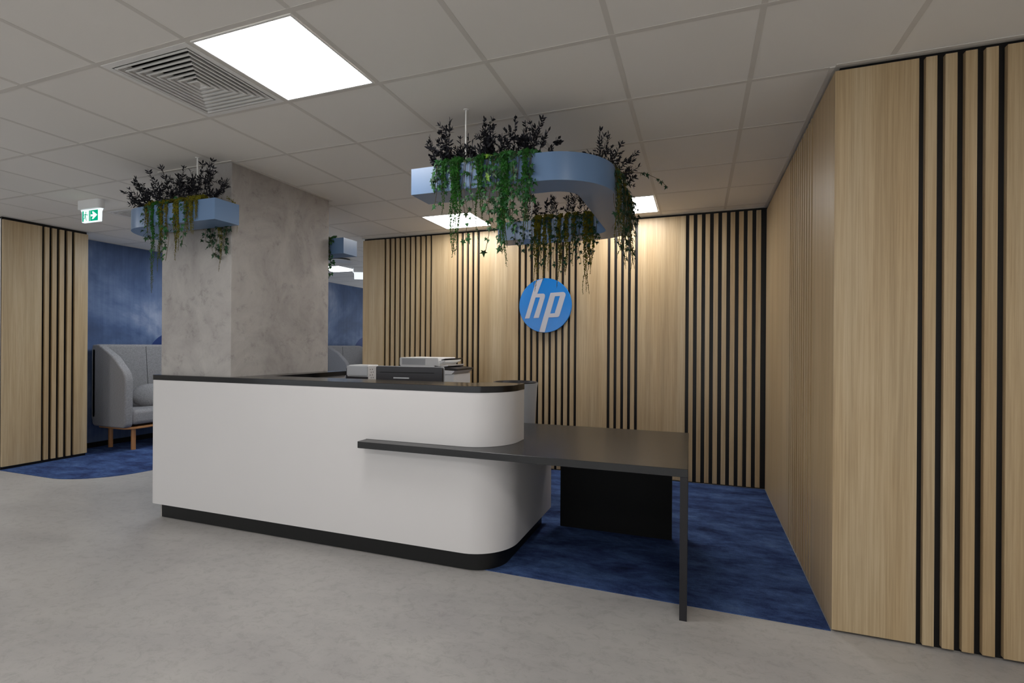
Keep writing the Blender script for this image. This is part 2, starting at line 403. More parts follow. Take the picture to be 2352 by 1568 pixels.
b = MB(); b.prism(top, BT, TT); keep(b.build('countertop', BLACKTOP, ctr, auto=35, bevel=.0015, seg=1))
kick = arcpts([(X0+.075, YF+.07), (X1-.06, YF+.07), (X1-.06, 2.085), (.9, 2.085), (.9, 1.35), (-1.0, 1.35), (-1.0, 2.25), (-1.09, 2.25), (-1.09, 1.178), (-1.838, 1.178)], [.05, .22]+[0]*8, 16)
kick = arcpts([(X0+.075, YF+.07), (X1-.055, YF+.07), (X1-.055, 2.09), (.92, 2.09), (.92, 1.33), (X0+.075, 1.33)], [.05, .22, 0, 0, 0, 0], 16)
b = MB(); b.prism(arcpts([(X0+.075, 1.176-.0), (X1-.055, 1.176), (X1-.055, 2.09), (.92, 2.09), (.92, 1.37), (-1.0, 1.37), (-1.0, 2.2), (-1.09, 2.2), (-1.09, 1.179), (X0+.075, 1.179)], [0, .2]+[0]*8, 16), 0.004, BB)
keep(b.build('plinth', PLINTH, ctr, auto=35))

# ------------------------------------------------------------------ table through the counter
tb = thing('desk', (1.6, 1.6, 0), 'low black desk running through the white counter, on a thin dark side panel', 'desk')
tp = arcpts([(.140, 1.036), (2.118, 1.036), (2.103, 2.166), (-.925, 2.166), (-.925, 1.395), (.140, 1.395)], [.012, 0, 0, 0, 0, 0], 4)
b = MB(); b.prism(tp, ST0, ST1); keep(b.build('tabletop', DESKTOP, tb, bevel=.0012, seg=1))
b = MB(); b.prism([(2.081, 1.038), (2.117, 1.038), (2.102, 2.164), (2.066, 2.164)], .004, ST0-.0005); b.prism([(2.081, 1.038), (2.117, 1.038), (2.115, 1.19), (2.079, 1.19)], 0, .004)
keep(b.build('side_panel', DARKMETAL, tb))
b = MB(); b.box(1.185, 1.995, 2.100, 2.125, .004, ST0); keep(b.build('modesty_panel', DEEPBLACK, tb))

# ------------------------------------------------------------------ things behind the counter
def thing_rot(o, rz): o.rotation_euler = (0, 0, rz)
mon = thing('monitor', (.03, 1.82, ST1), 'black computer monitor seen from behind over the counter', 'monitor')
thing_rot(mon, math.radians(4))
b = MB(); pts = arcpts([(-.288, .13), (.288, .13), (.288, .44), (-.288, .44)], [.012]*4, 4)
b.add([(x, -.014, z) for x, z in pts]+[(x, .012, z) for x, z in pts], [tuple(range(len(pts))), tuple(range(2*len(pts)-1, len(pts)-1, -1))]+[(i, len(pts)+i, len(pts)+(i+1) % len(pts), (i+1) % len(pts)) for i in range(len(pts))])
b.build('back_shell', PLASTICB, mon, bevel=.003)
b = MB(); pts2 = arcpts([(-.292, .126), (.292, .126), (.292, .444), (-.292, .444)], [.014]*4, 4)
b.add([(x, .012, z) for x, z in pts2]+[(x, .02, z) for x, z in pts2], [tuple(range(len(pts2))), tuple(range(2*len(pts2)-1, len(pts2)-1, -1))]+[(i, len(pts2)+i, len(pts2)+(i+1) % len(pts2), (i+1) % len(pts2)) for i in range(len(pts2))])
b.build('bezel', PLASTICG, mon)
b = MB(); b.box(-.25, .22, -.0165, -.013, .393, .397); b.build('vent_slot', DEEPBLACK, mon)
b = MB(); b.box(-.128, .008, -.020, -.013, .347, .357); b.build('handle_plate', PLASTICG, mon)
b = MB(); b.box(-.03, .03, -.05, -.016, .008, .26); b.box(-.12, .12, -.13, .07, 0, .008); b.build('stand', PLASTICB, mon, bevel=.003)

dev = thing('label_printer', (-.60, 2.0, ST1), 'white and silver desktop printer left of the black monitor', 'printer')
b = MB()
pts = arcpts([(-.10, 0), (.116, 0), (.116, .437), (-.10, .437)], [.004, .004, .012, .03], 4)
b.add([(x, -.0, z) for x, z in pts]+[(x, .14, z) for x, z in pts], [tuple(range(len(pts))), tuple(range(2*len(pts)-1, len(pts)-1, -1))]+[(i, len(pts)+i, len(pts)+(i+1) % len(pts), (i+1) % len(pts)) for i in range(len(pts))])
b.build('casing', PLASTICW, dev)
b = MB(); b.box(-.1, .112, -.014, -.0, .345, .43); b.build('front_cover', PLASTICG, dev, bevel=.006)
b = MB(); b.box(-.1, .112, -.010, -.0, .02, .338); b.build('lower_front', PLASTICB, dev)
b = MB()
for k in range(5):
    for r in range(2): b.box(.1155, .1175, .02+.03*r+.012*(k % 2), .027+.03*r+.012*(k % 2), .30+.024*k, .307+.024*k)
b.build('vent_holes', PLASTICB, dev)
b = MB(); pts = [(-.145, .16), (-.10, .16), (-.10, .43), (-.122, .425), (-.138, .40)]
b.add([(x, .03, z) for x, z in pts]+[(x, .13, z) for x, z in pts], [tuple(range(5)), tuple(range(9, 4, -1))]+[(i, 5+i, 5+(i+1) % 5, (i+1) % 5) for i in range(5)])
b.build('side_cover', PLASTICB, dev)

mfp = thing('office_printer', (-.42, 3.15, 0.004), 'white floor standing office printer with scanner lid near the slatted wall', 'printer')
b = MB(); b.box(-.36, .24, -.15, .24, .0, .86); b.build('cabinet', PLASTICW, mfp, bevel=.01)
b = MB(); b.box(.12, .24, -.15, .24, .86, 1.07); b.box(-.36, .02, -.15, .24, .86, 1.02); b.build('body', PLASTICW, mfp, bevel=.006)
b = MB(); b.box(.02, .12, -.10, .24, .86, 1.07); b.build('output_slot', PLASTICB, mfp)
b = MB(); b.box(.06, .12, -.13, -.08, .97, 1.03); b.build('paper_guide', DARKMETAL, mfp)
b = MB(); b.add([(x, y, z) for x, z in ((-.34, 1.07), (.22, 1.07), (.26, 1.105), (-.02, 1.115), (-.34, 1.115)) for y in (-.17, .24)],
      [(0, 2, 4, 6, 8), (9, 7, 5, 3, 1), (0, 1, 3, 2), (2, 3, 5, 4), (4, 5, 7, 6), (6, 7, 9, 8), (8, 9, 1, 0)]); b.build('lower_lid', PLASTICW, mfp)
b = MB(); b.add([(x, y, z) for x, z in ((.02, 1.13), (.285, 1.108), (.285, 1.125), (.02, 1.155)) for y in (-.16, .23)],
      [(0, 2, 4, 6), (7, 5, 3, 1), (0, 1, 3, 2), (2, 3, 5, 4), (4, 5, 7, 6), (6, 7, 1, 0)]); b.build('glass_frame', PLASTICB, mfp)
b = MB(); pts = arcpts([(-.40, 1.135), (.08, 1.135), (.06, 1.235), (-.40, 1.235)], [.03, .01, .012, .012], 5)
b.add([(x, -.16, z) for x, z in pts]+[(x, .23, z) for x, z in pts], [tuple(range(len(pts))), tuple(range(2*len(pts)-1, len(pts)-1, -1))]+[(i, len(pts)+i, len(pts)+(i+1) % len(pts), (i+1) % len(pts)) for i in range(len(pts))])
sc_ = b.build('scanner_lid', PLASTICW, mfp, bevel=.004)
b = MB(); b.box(-.37, -.09, -.163, -.159, 1.160, 1.225); b.build('panel_cover', PLASTICG, sc_)
b = MB(); b.add([(x, y, z) for x, z in ((.05, 1.16), (.13, 1.195), (.135, 1.21), (.05, 1.205)) for y in (-.15, .22)],
      [(0, 2, 4, 6), (7, 5, 3, 1), (0, 1, 3, 2), (2, 3, 5, 4), (4, 5, 7, 6), (6, 7, 1, 0)]); b.build('feed_tray', PLASTICW, sc_, bevel=.003)
b = MB(); b.add([(x, y, z) for x, z in ((.05, 1.135), (.17, 1.150), (.175, 1.165), (.08, 1.150)) for y in (-.15, .22)],
      [(0, 2, 4, 6), (7, 5, 3, 1), (0, 1, 3, 2), (2, 3, 5, 4), (4, 5, 7, 6), (6, 7, 1, 0)]); b.build('output_tray', PLASTICW, sc_, bevel=.003)
b = MB(); b.add([(x, y, z) for x, z in ((.06, 1.206), (.12, 1.222), (.118, 1.228), (.06, 1.213)) for y in (-.1, .3)],
      [(0, 2, 4, 6), (7, 5, 3, 1), (0, 1, 3, 2), (2, 3, 5, 4), (4, 5, 7, 6), (6, 7, 1, 0)]); b.build('paper_rest', PLASTICB, sc_)

# tall waste bin
BSC = 1.022
bn = thing('waste_bin', (.56, 2.80, .004), 'tall pale grey tapered bin with black rim behind the counter', 'waste bin')
b = MB(); n = 48; prof = [(.150, 0), (.160, .02), (.203, .955), (.209, .985), (.211, 1.0)]
vs = [(r*math.cos(2*PI*k/n), r*math.sin(2*PI*k/n), z) for r, z in prof for k in range(n)]
prof_in = [(.196, 1.0), (.190, .95), (.150, .1)]
vs += [(r*math.cos(2*PI*k/n), r*math.sin(2*PI*k/n), z) for r, z in prof_in for k in range(n)]
m_ = len(prof)+len(prof_in)
b.add(vs, [(i*n+k, i*n+(k+1) % n, (i+1)*n+(k+1) % n, (i+1)*n+k) for i in range(m_-1) for k in range(n)]+[tuple(range(n-1, -1, -1)), tuple(range((m_-1)*n, m_*n))])
b.build('shell', BINM, bn, auto=40)
b = MB(); vs = [(r*math.cos(2*PI*k/n), r*math.sin(2*PI*k/n), z) for r, z in ((.195, 1.003), (.205, 1.007), (.190, 1.008), (.17, .97)) for k in range(n)]
b.add(vs, [(i*n+k, i*n+(k+1) % n, (i+1)*n+(k+1) % n, (i+1)*n+k) for i in range(3) for k in range(n)]+[tuple(range(3*n, 4*n))]); b.build('rim', PLASTICB, bn, auto=40)

bn.scale = (1, 1, BSC)
# ------------------------------------------------------------------ round logo sign
sg = thing('wall_sign', (.571, 3.722, 1.816), 'round blue glossy sign with two slanted grey letters on the slatted back wall', 'wall sign')
RS = .300; n = 96
b = MB(); prof = [(RS-.003, 0), (RS, -.003), (RS, -.027), (RS-.004, -.031)]
pv = [(r*math.cos(2*PI*k/n), -y, r*math.sin(2*PI*k/n)) for r, y in ((RS-.003, 0), (RS, .003), (RS, .022), (RS-.003, .026)) for k in range(n)]
pv = [(x, -(-y), z) for x, y, z in pv]
b.add([(x, y+.004, z) for x, y, z in pv], [(i*n+k, i*n+(k+1) % n, (i+1)*n+(k+1) % n, (i+1)*n+k) for i in range(3) for k in range(n)]+[tuple(range(n)), tuple(range(3*n, 4*n))])
b.build('disc', LOGOBLUE, sg, auto=40)
b = MB(); b.box(-.12, .12, .004, .032, -.12, .12); b.build('standoff', PLASTICB, sg)
def uv(X, Y): return ((X-799.5)/318*RS, (531-Y)/336*RS)
def logo_poly(P, Rr):
    pts = arcpts([uv(*p) for p in P], Rr, 6)
    return pts
hP = [(690, 226), (775, 200), (706, 385), (803, 385), (800, 430), (727, 683), (663, 685), (742, 430), (686, 430), (612, 688), (555, 690)]
hR = [0, 0, 0, .022, .0, 0, 0, .004, 0, 0, 0]
# p with its open counter cut as a keyhole
pO = [(868, 379), (1054, 372), (975, 675), (848, 680), (800, 862), (733, 858)]
pts_h = logo_poly(hP, hR)
b = MB(); k_ = len(pts_h)
def letter(b, pts):
    k_ = len(pts)
    b.add([(x, -.0245, z) for x, z in pts]+[(x, -.0215, z) for x, z in pts], [tuple(range(k_)), tuple(range(2*k_-1, k_-1, -1))]+[(i, k_+i, k_+(i+1) % k_, (i+1) % k_) for i in range(k_)])
letter(b, pts_h); b.build('letter', LOGOGREY, sg)
# p = stem, top bar, right stroke, lower bar, as one outline with a slit
outer = logo_poly([(868, 379), (1060, 371), (972, 677), (848, 680), (800, 863), (733, 857)], [0, .03, .03, 0, 0, 0])
inner = [uv(*p) for p in [(922, 422), (866, 633), (920, 630), (982, 420)]]
# slit from outer point 0 to inner point 0
ptsp = [outer[0]] + [inner[0]] + inner[1:] + [inner[0]] + [outer[0]] + outer[1:]
bm = bmesh.new()
ov = [bm.verts.new((x, -.0245, z)) for x, z in outer]; iv = [bm.verts.new((x, -.0245, z)) for x, z in inner]
es = [bm.edges.new((ov[i], ov[(i+1) % len(ov)])) for i in range(len(ov))]+[bm.edges.new((iv[i], iv[(i+1) % 4])) for i in range(4)]
bmesh.ops.triangle_fill(bm, use_beauty=True, use_dissolve=False, edges=es)
r_ = bmesh.ops.extrude_face_region(bm, geom=bm.faces[:]); bmesh.ops.translate(bm, verts=[v for v in r_['geom'] if isinstance(v, bmesh.types.BMVert)], vec=(0, .003, 0))
bmesh.ops.recalc_face_normals(bm, faces=bm.faces)
me = bpy.data.meshes.new('letter'); bm.to_mesh(me); bm.free(); me.materials.append(LOGOGREY); o = bpy.data.objects.new('letter', me); COL.objects.link(o); o.parent = sg

# ------------------------------------------------------------------ exit signs
def exit_sign(loc, label, rz=0, w=.27):
    t = thing('exit_sign', loc, label, 'exit sign', 'ceiling exit signs'); t.rotation_euler = (0, 0, rz)
    b = MB(); pts = arcpts([(-.150, -.035), (.150, -.035), (.150, .035), (-.150, .035)], [.004, .03, .03, .004], 5)
    b.prism(pts, -.085, 0); b.build('housing', PLASTICW, t, auto=40)
    b = MB(); P = [(-.145, -.085), (.145, -.085), (.128, -.110), (.125, -.205), (-.125, -.205), (-.128, -.110)]
    b.add([(x, -.012, z) for x, z in P]+[(x, .012, z) for x, z in P], [tuple(range(6)), tuple(range(11, 5, -1))]+[(i, 6+i, 6+(i+1) % 6, (i+1) % 6) for i in range(6)])
    pl = b.build('light_plate', SIGNW, t)
    yy = -.0135; x0, x1, z0, z1 = -.118, .108, -.198, -.098
    def q(b, P): b.add([(x, yy, z) for x, z in P], [tuple(range(len(P)))])
    mid = -.005
    b = MB()
    q(b, [(x0, z0), (x0+.02, z0), (x0+.02, z1), (x0, z1)]); q(b, [(mid-.016, z0), (mid-.001, z0), (mid-.001, z1), (mid-.016, z1)])
    # running figure on the white door
    q(b, [(-.066+.010*math.cos(a*PI/4)*.62, -.112+.007*math.sin(a*PI/4)) for a in range(8)])
    q(b, [(-.080, -.126), (-.066, -.122), (-.070, -.152), (-.084, -.150)])
    q(b, [(-.066, -.123), (-.050, -.135), (-.036, -.133), (-.036, -.138), (-.052, -.141), (-.070, -.130)])
    q(b, [(-.078, -.124), (-.093, -.129), (-.098, -.142), (-.093, -.142), (-.088, -.133), (-.078, -.130)])
    q(b, [(-.072, -.150), (-.062, -.168), (-.055, -.190), (-.061, -.191), (-.070, -.170), (-.082, -.150)])
    q(b, [(-.084, -.148), (-.086, -.166), (-.108, -.170), (-.108, -.175), (-.081, -.172), (-.076, -.152)])
    # arrow field = green with a white arrow (built as green pieces around it)
    q(b, [(mid+.003, z0), (x1, z0), (x1, z0+.016), (mid+.003, z0+.016)]); q(b, [(mid+.003, z1-.012), (x1, z1-.012), (x1, z1), (mid+.003, z1)])
    q(b, [(mid+.003, z0+.016), (mid+.010, z0+.016), (mid+.010, z1-.012), (mid+.003, z1-.012)])
    ax, bx_, cz = mid+.010, x1-.008, (z0+.016+z1-.012)/2; tz = z1-.012; bz = z0+.016
    q(b, [(ax, tz), (ax, cz+.010), (ax+.032, cz+.010), (ax+.016, tz-.002), (ax+.016, tz)])
    q(b, [(ax, bz), (ax+.016, bz), (ax+.016, bz+.002), (ax+.032, cz-.010), (ax, cz-.010)])
    q(b, [(ax+.038, tz), (bx_, cz), (ax+.038, bz), (x1, bz), (x1, tz)])
    b.build('pictogram', SIGNG, pl)
    return t
exit_sign((-3.245, 1.50, CE), 'green running man exit sign with right arrow hanging from the left ceiling')
exit_sign((-3.36, 5.70, CE), 'glowing exit sign over the lounge seen edge on beside the slatted wall', rz=math.radians(205))

# ceiling speaker over the lounge
sp_ = thing('ceiling_disc', (-3.15, 4.88, CE), 'round white ceiling unit with dark rim over the lounge beyond the pillar', 'ceiling unit')
b = MB(); n = 32; b.prism([(.15*math.cos(2*PI*k/n), .15*math.sin(2*PI*k/n)) for k in range(n)], -.022, 0); b.build('rim', PLASTICB, sp_, auto=40)
b = MB(); b.prism([(.165*math.cos(2*PI*k/n), .165*math.sin(2*PI*k/n)) for k in range(n)], -.034, -.022); b.build('cover', PLASTICW, sp_, auto=40)

# ------------------------------------------------------------------ sofas
def sofa(loc, Ln, label):
    # local: back along x=0 side, front towards +x, length along y from 0 to Ln
    t = thing('sofa', loc, label, 'sofa', 'high backed grey sofas in the lounge')
    D, H, TH = .66, 1.355, .11
    def panel_x(pts, y0, y1, name, bev=.035):       # profile in xz extruded along y
        b = MB(); k = len(pts)
        b.add([(x, y0, z) for x, z in pts]+[(x, y1, z) for x, z in pts], [tuple(range(k)), tuple(range(2*k-1, k-1, -1))]+[(i, k+i, k+(i+1) % k, (i+1) % k) for i in range(k)])
        return b.build(name, FABRIC, t, bevel=bev, seg=4, auto=60)
    # back: rounded rectangle in yz, extruded in x
    pts = arcpts([(0, .30), (Ln, .30), (Ln, H), (0, H)], [.12, .12, .42 if Ln < 1.6 else .22, .07], 12)
    k = len(pts); b = MB()
    b.add([(0, y, z) for y, z in pts]+[(TH, y, z) for y, z in pts], [tuple(range(k)), tuple(range(2*k-1, k-1, -1))]+[(i, k+i, k+(i+1) % k, (i+1) % k) for i in range(k)])
    b.build('backrest', FABRIC, t, bevel=.03, seg=4, auto=60)
    arm = arcpts([(.02, .30), (D, .30), (D, .98), (.42, 1.20), (.14, H-.005), (.02, H-.005)], [.06, .06, .22, .3, .06, .02], 8)
    panel_x(arm, 0, .10, 'armrest'); panel_x(arm, Ln-.10, Ln, 'armrest')
    b = MB(); b.box(.10, D+.02, .09, Ln-.09, .33, .52); b.build('seat_cushion', FABRIC, t, bevel=.05, seg=5, auto=60)
    b = MB(); b.tube([(TH+.001, Ln*.36+.02*math.sin(z*3), z) for z in [.55+.06*i for i in range(14)]], .003, 5); b.build('seam', PLASTICB, t)
    b = MB(); b.prism(arcpts([(.04, .04), (D, .04), (D, Ln-.04), (.04, Ln-.04)], [.08, .12, .12, .08], 8), .275, .305); b.build('base_frame', OAKLEG, t, bevel=.008)
    for lx, ly in ((.13, .16), (D-.09, .16), (.13, Ln-.16), (D-.09, Ln-.16)):
        b = MB(); b.tube([(lx, ly, .004), (lx, ly, .276)], .026, 14); b.build('leg', OAKLEG, t, auto=40)
    return t
def cushion(loc, label):
    t = thing('cushion', loc, label, 'cushion', 'round cushions on the sofas')
    bm = bmesh.new(); bmesh.ops.create_uvsphere(bm, u_segments=28, v_segments=16, radius=1)
    for v in bm.verts:
        s = max(abs(v.co.y), abs(v.co.z)); v.co.x *= .085; v.co.y *= .235; v.co.z *= .165
    me = bpy.data.meshes.new('cover'); bm.to_mesh(me); bm.free(); me.materials.append(FABRIC)
    for p in me.polygons: p.use_smooth = True
    o = bpy.data.objects.new('cover', me); COL.objects.link(o); o.parent = t
    b = MB(); b.tube([(0.0, .236*math.cos(a*PI/16), .166*math.sin(a*PI/16)) for a in range(33)], .004, 5); b.build('piping', FABRIC, t)
    t.rotation_euler = (0, math.radians(-14), math.radians(-18)); return t
sofa((-5.24, 2.64, 0), 1.75, 'grey high backed sofa with oak legs on blue carpet, left of the pillar')
cushion((-4.90, 3.18, .655), 'grey oval cushion leaning in the sofa left of the pillar')
sofa((-5.24, 6.86, 0), 1.52, 'grey high backed sofa with rounded top seen between pillar and oak wall')
cushion((-4.98, 7.3, .675), 'grey oval cushion on the far sofa beyond the pillar')

# ------------------------------------------------------------------ hanging planters
PZ0, PZ1 = 2.228, 2.376
def u_ring(x0, x1, y0, y1, w, ro, ri, inset=0):
    """U open towards x0; outer box x0..x1, y0..y1, arm width w"""
    i = inset
    return arcpts([(x0+i, y0+i), (x1-i, y0+i), (x1-i, y1-i), (x0+i, y1-i), (x0+i, y1-w+i), (x1-w+i, y1-w+i), (x1-w+i, y0+w-i), (x0+i, y0+w-i)],
                  [0, ro-i, ro-i, 0, 0, ri+i, ri+i, 0], 14)
def planter(x0, x1, y0, y1, w, ro, ri, rods, label, flip=False):
    t = thing('hanging_planter', ((x0+x1)/2, (y0+y1)/2, PZ0), label, 'planter', 'pale blue hanging planters')
    sx = -1 if flip else 1; cx = (x0+x1)/2
    def fl(pts): return [(cx+sx*(x-cx), y) for x, y in pts]
    a = fl(u_ring(x0, x1, y0, y1, w, ro, ri)); c = fl(u_ring(x0, x1, y0, y1, w, ro, ri, .004)); n = len(a)
    b = MB(); vs = [(x, y, PZ0) for x, y in a]+[(x, y, PZ1) for x, y in a]+[(x, y, PZ1) for x, y in c]+[(x, y, PZ0+.004) for x, y in c]
    fs = []
    for i in range(n):
        j = (i+1) % n
        for q in range(3): fs.append((q*n+i, q*n+j, (q+1)*n+j, (q+1)*n+i))
    fs += [tuple(range(n-1, -1, -1)), tuple(range(3*n, 4*n))]
    b.add(vs, fs); keep(b.build('trough', BLUEMETAL, t, auto=25))
    b = MB(); c2 = fl(u_ring(x0, x1, y0, y1, w, ro, ri, .006)); b.prism(c2, PZ1-.03, PZ1-.012); keep(b.build('filling', DARKLEAF, t))
    for x, y in rods:
        b = MB(); b.tube([(x, y, PZ1-.02), (x, y, CE)], .0055, 10); b.tube([(x, y, CE-.004), (x, y, CE)], .016, 14); keep(b.build('suspension_rod', WHITEMETAL, t, auto=40))
    return t
planter(.606, 1.715, .905, 2.43, .20, .34, .13, [(.901, 1.008), (.865, 2.33), (1.615, 1.9)], 'curved pale blue planter hanging over the counter and desk, right of the pillar')
planter(-2.07, -.978, .945, 2.475, .195, .34, .13, [(-1.27, 1.042), (-1.27, 2.38), (-1.97, 1.7)], 'pale blue planter hanging around the concrete pillar', flip=True)

rnd = random.Random(7)
def leaf(b, p, d, up, L_, W_, mi=0, n=3):
    """pointed oval leaf from p along d"""
    d = d.normalized(); s = d.cross(up); s = s.normalized() if s.length > 1e-3 else Vector((1, 0, 0)); nrm = s.cross(d)
    prof = [(0, .05), (.25, .8), (.5, 1), (.78, .62), (1, 0)]
    vs = []; fs = []
    for t_, w in prof[:-1]:
        c = p+d*(L_*t_)+nrm*(-.12*L_*t_*t_)
        vs += [c-s*(W_*w/2)+nrm*(.12*W_), c, c+s*(W_*w/2)+nrm*(.12*W_)]
    vs.append(p+d*L_-nrm*(.12*L_))
    for i in range(len(prof)-2):
        fs += [(3*i, 3*i+1, 3*i+4, 3*i+3), (3*i+1, 3*i+2, 3*i+5, 3*i+4)]
    e_ = 3*(len(prof)-2); fs += [(e_, e_+1, e_+3), (e_+1, e_+2, e_+3)]
    b.add(vs, fs, mi)
IVP = [(0, .02), (.16, -.06), (.46, -.16), (.30, .14), (.66, .40), (.24, .44), (0, 1.12), (-.24, .44), (-.66, .40), (-.30, .14), (-.46, -.16), (-.16, -.06)]
def ivy_leaf(b, p, d, nrm, S, mi=0):
    d = d.normalized(); s = d.cross(nrm).normalized(); nn = s.cross(d)
    vs = [p+d*(y*S)+s*(x*S)+nn*(-.16*S*(x*x+.4*y*y)) for x, y in IVP]; c = p+d*(.34*S)+nn*(.05*S)
    vs.append(c); k = len(IVP)
    b.add(vs, [(i, (i+1) % k, k) for i in range(k)], mi)
def rv(r=1): return Vector((rnd.uniform(-r, r), rnd.uniform(-r, r), rnd.uniform(-r, r)))
def spray(base, tip, label, group, wide=0, dens=1.0):
    base = Vector(base); tip = Vector(tip); t = thing('leafy_branch', base, label, 'artificial plant', group)
    st = MB(); lf = MB(); Lg = (tip-base).length
    def branch(a, c, r, sub):
        mid = (a+c)/2+rv(.05*(c-a).length)+Vector((0, 0, .06*(c-a).length)); n = max(4, int((c-a).length/.0155*dens)); P = []
        for i in range(n+1):
            u = i/n; P.append(a*(1-u)**2+mid*2*u*(1-u)+c*u*u)
        P = [q-base for q in P]
        st.tube(P[::max(1, n//6)]+[P[-1]], r, 4)
        for i in range(1, n+1):
            if i < n*.12 and sub: continue
            dd = (P[i]-P[i-1]).normalized(); side = dd.cross(rv()).normalized()
            s_ = rnd.uniform(.75, 1.3)
            for sg_ in (1, -1):
                if rnd.random() < .14: continue
                ld = (dd*.75+side*sg_*.8+rv(.15)); 
                if wide: leaf(lf, P[i], ld, rv()+Vector((0, 0, .3)), .024*s_, .0165*s_)
                else: leaf(lf, P[i], ld, rv()+Vector((0, 0, .3)), .029*s_, .0095*s_)
            if i == n: leaf(lf, P[i], dd, rv(), .026*s_, .01*s_)
        if sub:
            for k in range(sub):
                u = rnd.uniform(.15, .75); q = a*(1-u)**2+mid*2*u*(1-u)+c*u*u
                d = ((c-a).normalized()+rv(1.0)); d.z = abs(d.z)*.8
                d.normalize(); ln = (c-a).length*(1-u)*rnd.uniform(.4, .8)
                e_ = q+d*ln
                if e_.z > CE-.05: e_.z = CE-.05
                branch(q, e_, r*.7, 0)
    branch(base, tip, .0018, max(2, int(Lg/.055)))
    st.build('stem', DARKLEAF, t); lf.build('foliage', DARKLEAF, t)
def hang_path(top, out, zb, wob=.012):
    """starts inside the trough, arches over the rim in direction out and hangs to zb"""
    top = Vector(top); out = Vector(out); P = [Vector((top.x-out.x*.035, top.y-out.y*.035, PZ1-.02))]
    for i in range(8):
        u = i/7; a = u*PI*.5
        P.append(Vector((top.x+out.x*.075*math.sin(a)-out.x*.03, top.y+out.y*.075*math.sin(a)-out.y*.03, PZ1+.012+.022*math.cos(a*1.6))))
    z = P[-1].z; q = P[-1].copy(); ph = rnd.uniform(0, 6); ph2 = rnd.uniform(0, 6)
    while z > zb:
        z -= .012; f_ = min(1, (P[8].z-z)/.2)
        P.append(Vector((q.x+wob*f_*math.sin(z*14+ph), q.y+out.y*0+wob*.6*f_*math.sin(z*11+ph2)*(1 if abs(out.x) > .5 else .4), z)))
    return P
def amaranth(top, out, zb, mat, label, group, thick=.008, strands=2):
    t = thing('hanging_amaranth', top, label, 'artificial plant', group); T0 = Vector(top)
    st = MB(); fl_ = MB()
    for s in range(strands):
        zz = zb if s == 0 else zb+rnd.uniform(.02, .22)*min(1, (2.35-zb))
        off = rv(.010)*(1 if s else 0); off.z = 0
        P = [p-T0+off*min(1, i/10) for i, p in enumerate(hang_path(top, out, zz))]
        st.tube(P[::4]+[P[-1]], .0013, 4)
        n = len(P)
        for i, p in enumerate(P):
            fr = i/n; th = thick*(1.75-1.35*fr)*rnd.uniform(.75, 1.2)
            for k in range(6 if fr < .5 else 4):
                c = p+rv(th*.72)+Vector((0, 0, rnd.uniform(-.006, .006))); r = min(.006, th*rnd.uniform(.30, .52))
                ax = [Vector((r, 0, 0)), Vector((0, r, 0)), Vector((0, 0, r*1.15))]
                vs = [c+ax[0], c+ax[1], c-ax[0], c-ax[1], c+ax[2], c-ax[2]]
                fl_.add(vs, [(0, 1, 4), (1, 2, 4), (2, 3, 4), (3, 0, 4), (1, 0, 5), (2, 1, 5), (3, 2, 5), (0, 3, 5)])
    st.build('stem', STEM, t); fl_.build('blossom', mat, t)
def ivy(top, out, zb, mat, label, group, S=.034, dens=1.0, strands=2, light=0):
    t = thing('ivy_vine', top, label, 'artificial plant', group); T0 = Vector(top); st = MB(); lf = MB(); O = Vector(out)
    for s in range(strands):
        zz = zb if s == 0 else zb+rnd.uniform(.03, .2)
        off = rv(.022)*(1 if s else .2); off.z = 0
        if off.dot(O) < 0: off -= O*off.dot(O)
        P = [p-T0+off*min(1, i/9) for i, p in enumerate(hang_path(top, out, zz, .018))]
        st.tube(P[::3]+[P[-1]], .0016, 4)
        for i in range(0, len(P)):
            if rnd.random() > .8*dens: continue
            p = P[i]; sd = Vector((rnd.uniform(-1, 1), rnd.uniform(-1, 1), rnd.uniform(-.2, .3))); sd += O*.45; sd.normalize()
            q = p+sd*rnd.uniform(.010, .030); st.tube([p, q], .0009, 3, caps=False)
            d = (sd*.5+Vector((0, 0, -1))+rv(.4)); nn = (O*1.0+rv(.7)+Vector((0, 0, .5)))
            ivy_leaf(lf, q, d, nn, S*rnd.uniform(.6, 1.15), 1 if rnd.random() < light else 0)
    st.build('stem', STEM, t); lf.build('foliage', [mat, IVYL], t)

# --- planter A, front arm (y .905-1.105), vines over the front rim
OUT = (0, -1, 0); yA = .945
GA = 'vines over the front arm of the curved planter'
LA_i = 'green ivy vine trailing over the front of the curved blue planter'
LA_a = 'green hanging amaranth strand over the front of the curved blue planter'
for x, zb, lt, n_, dn in [(.775, 2.16, 0, 1, .7), (.80, 2.20, 0, 1, .8), (.86, 2.24, 0, 1, .5), (.945, 1.94, 0, 1, .35), (.985, 2.12, 0, 1, .4), (1.035, 2.22, .03, 1, .6), (1.085, 1.885, 0, 1, .4), (1.14, 2.005, .03, 2, .6), (1.175, 1.90, .02, 2, .75), (1.20, 2.06, .02, 1, .7), (1.25, 1.97, 0, 2, .7), (1.30, 2.06, 0, 1, .8), (1.335, 2.14, 0, 1, .7)]:
    ivy((x, yA, PZ1), OUT, zb, IVY, LA_i, GA, light=lt, strands=n_+1, dens=dn*1.1, S=.031)
ivy((1.085, yA-.01, PZ1), OUT, 2.27, IVYL, 'ivy vine with a few pale yellow green leaves on the curved blue planter', None, strands=1, dens=.25, S=.045)
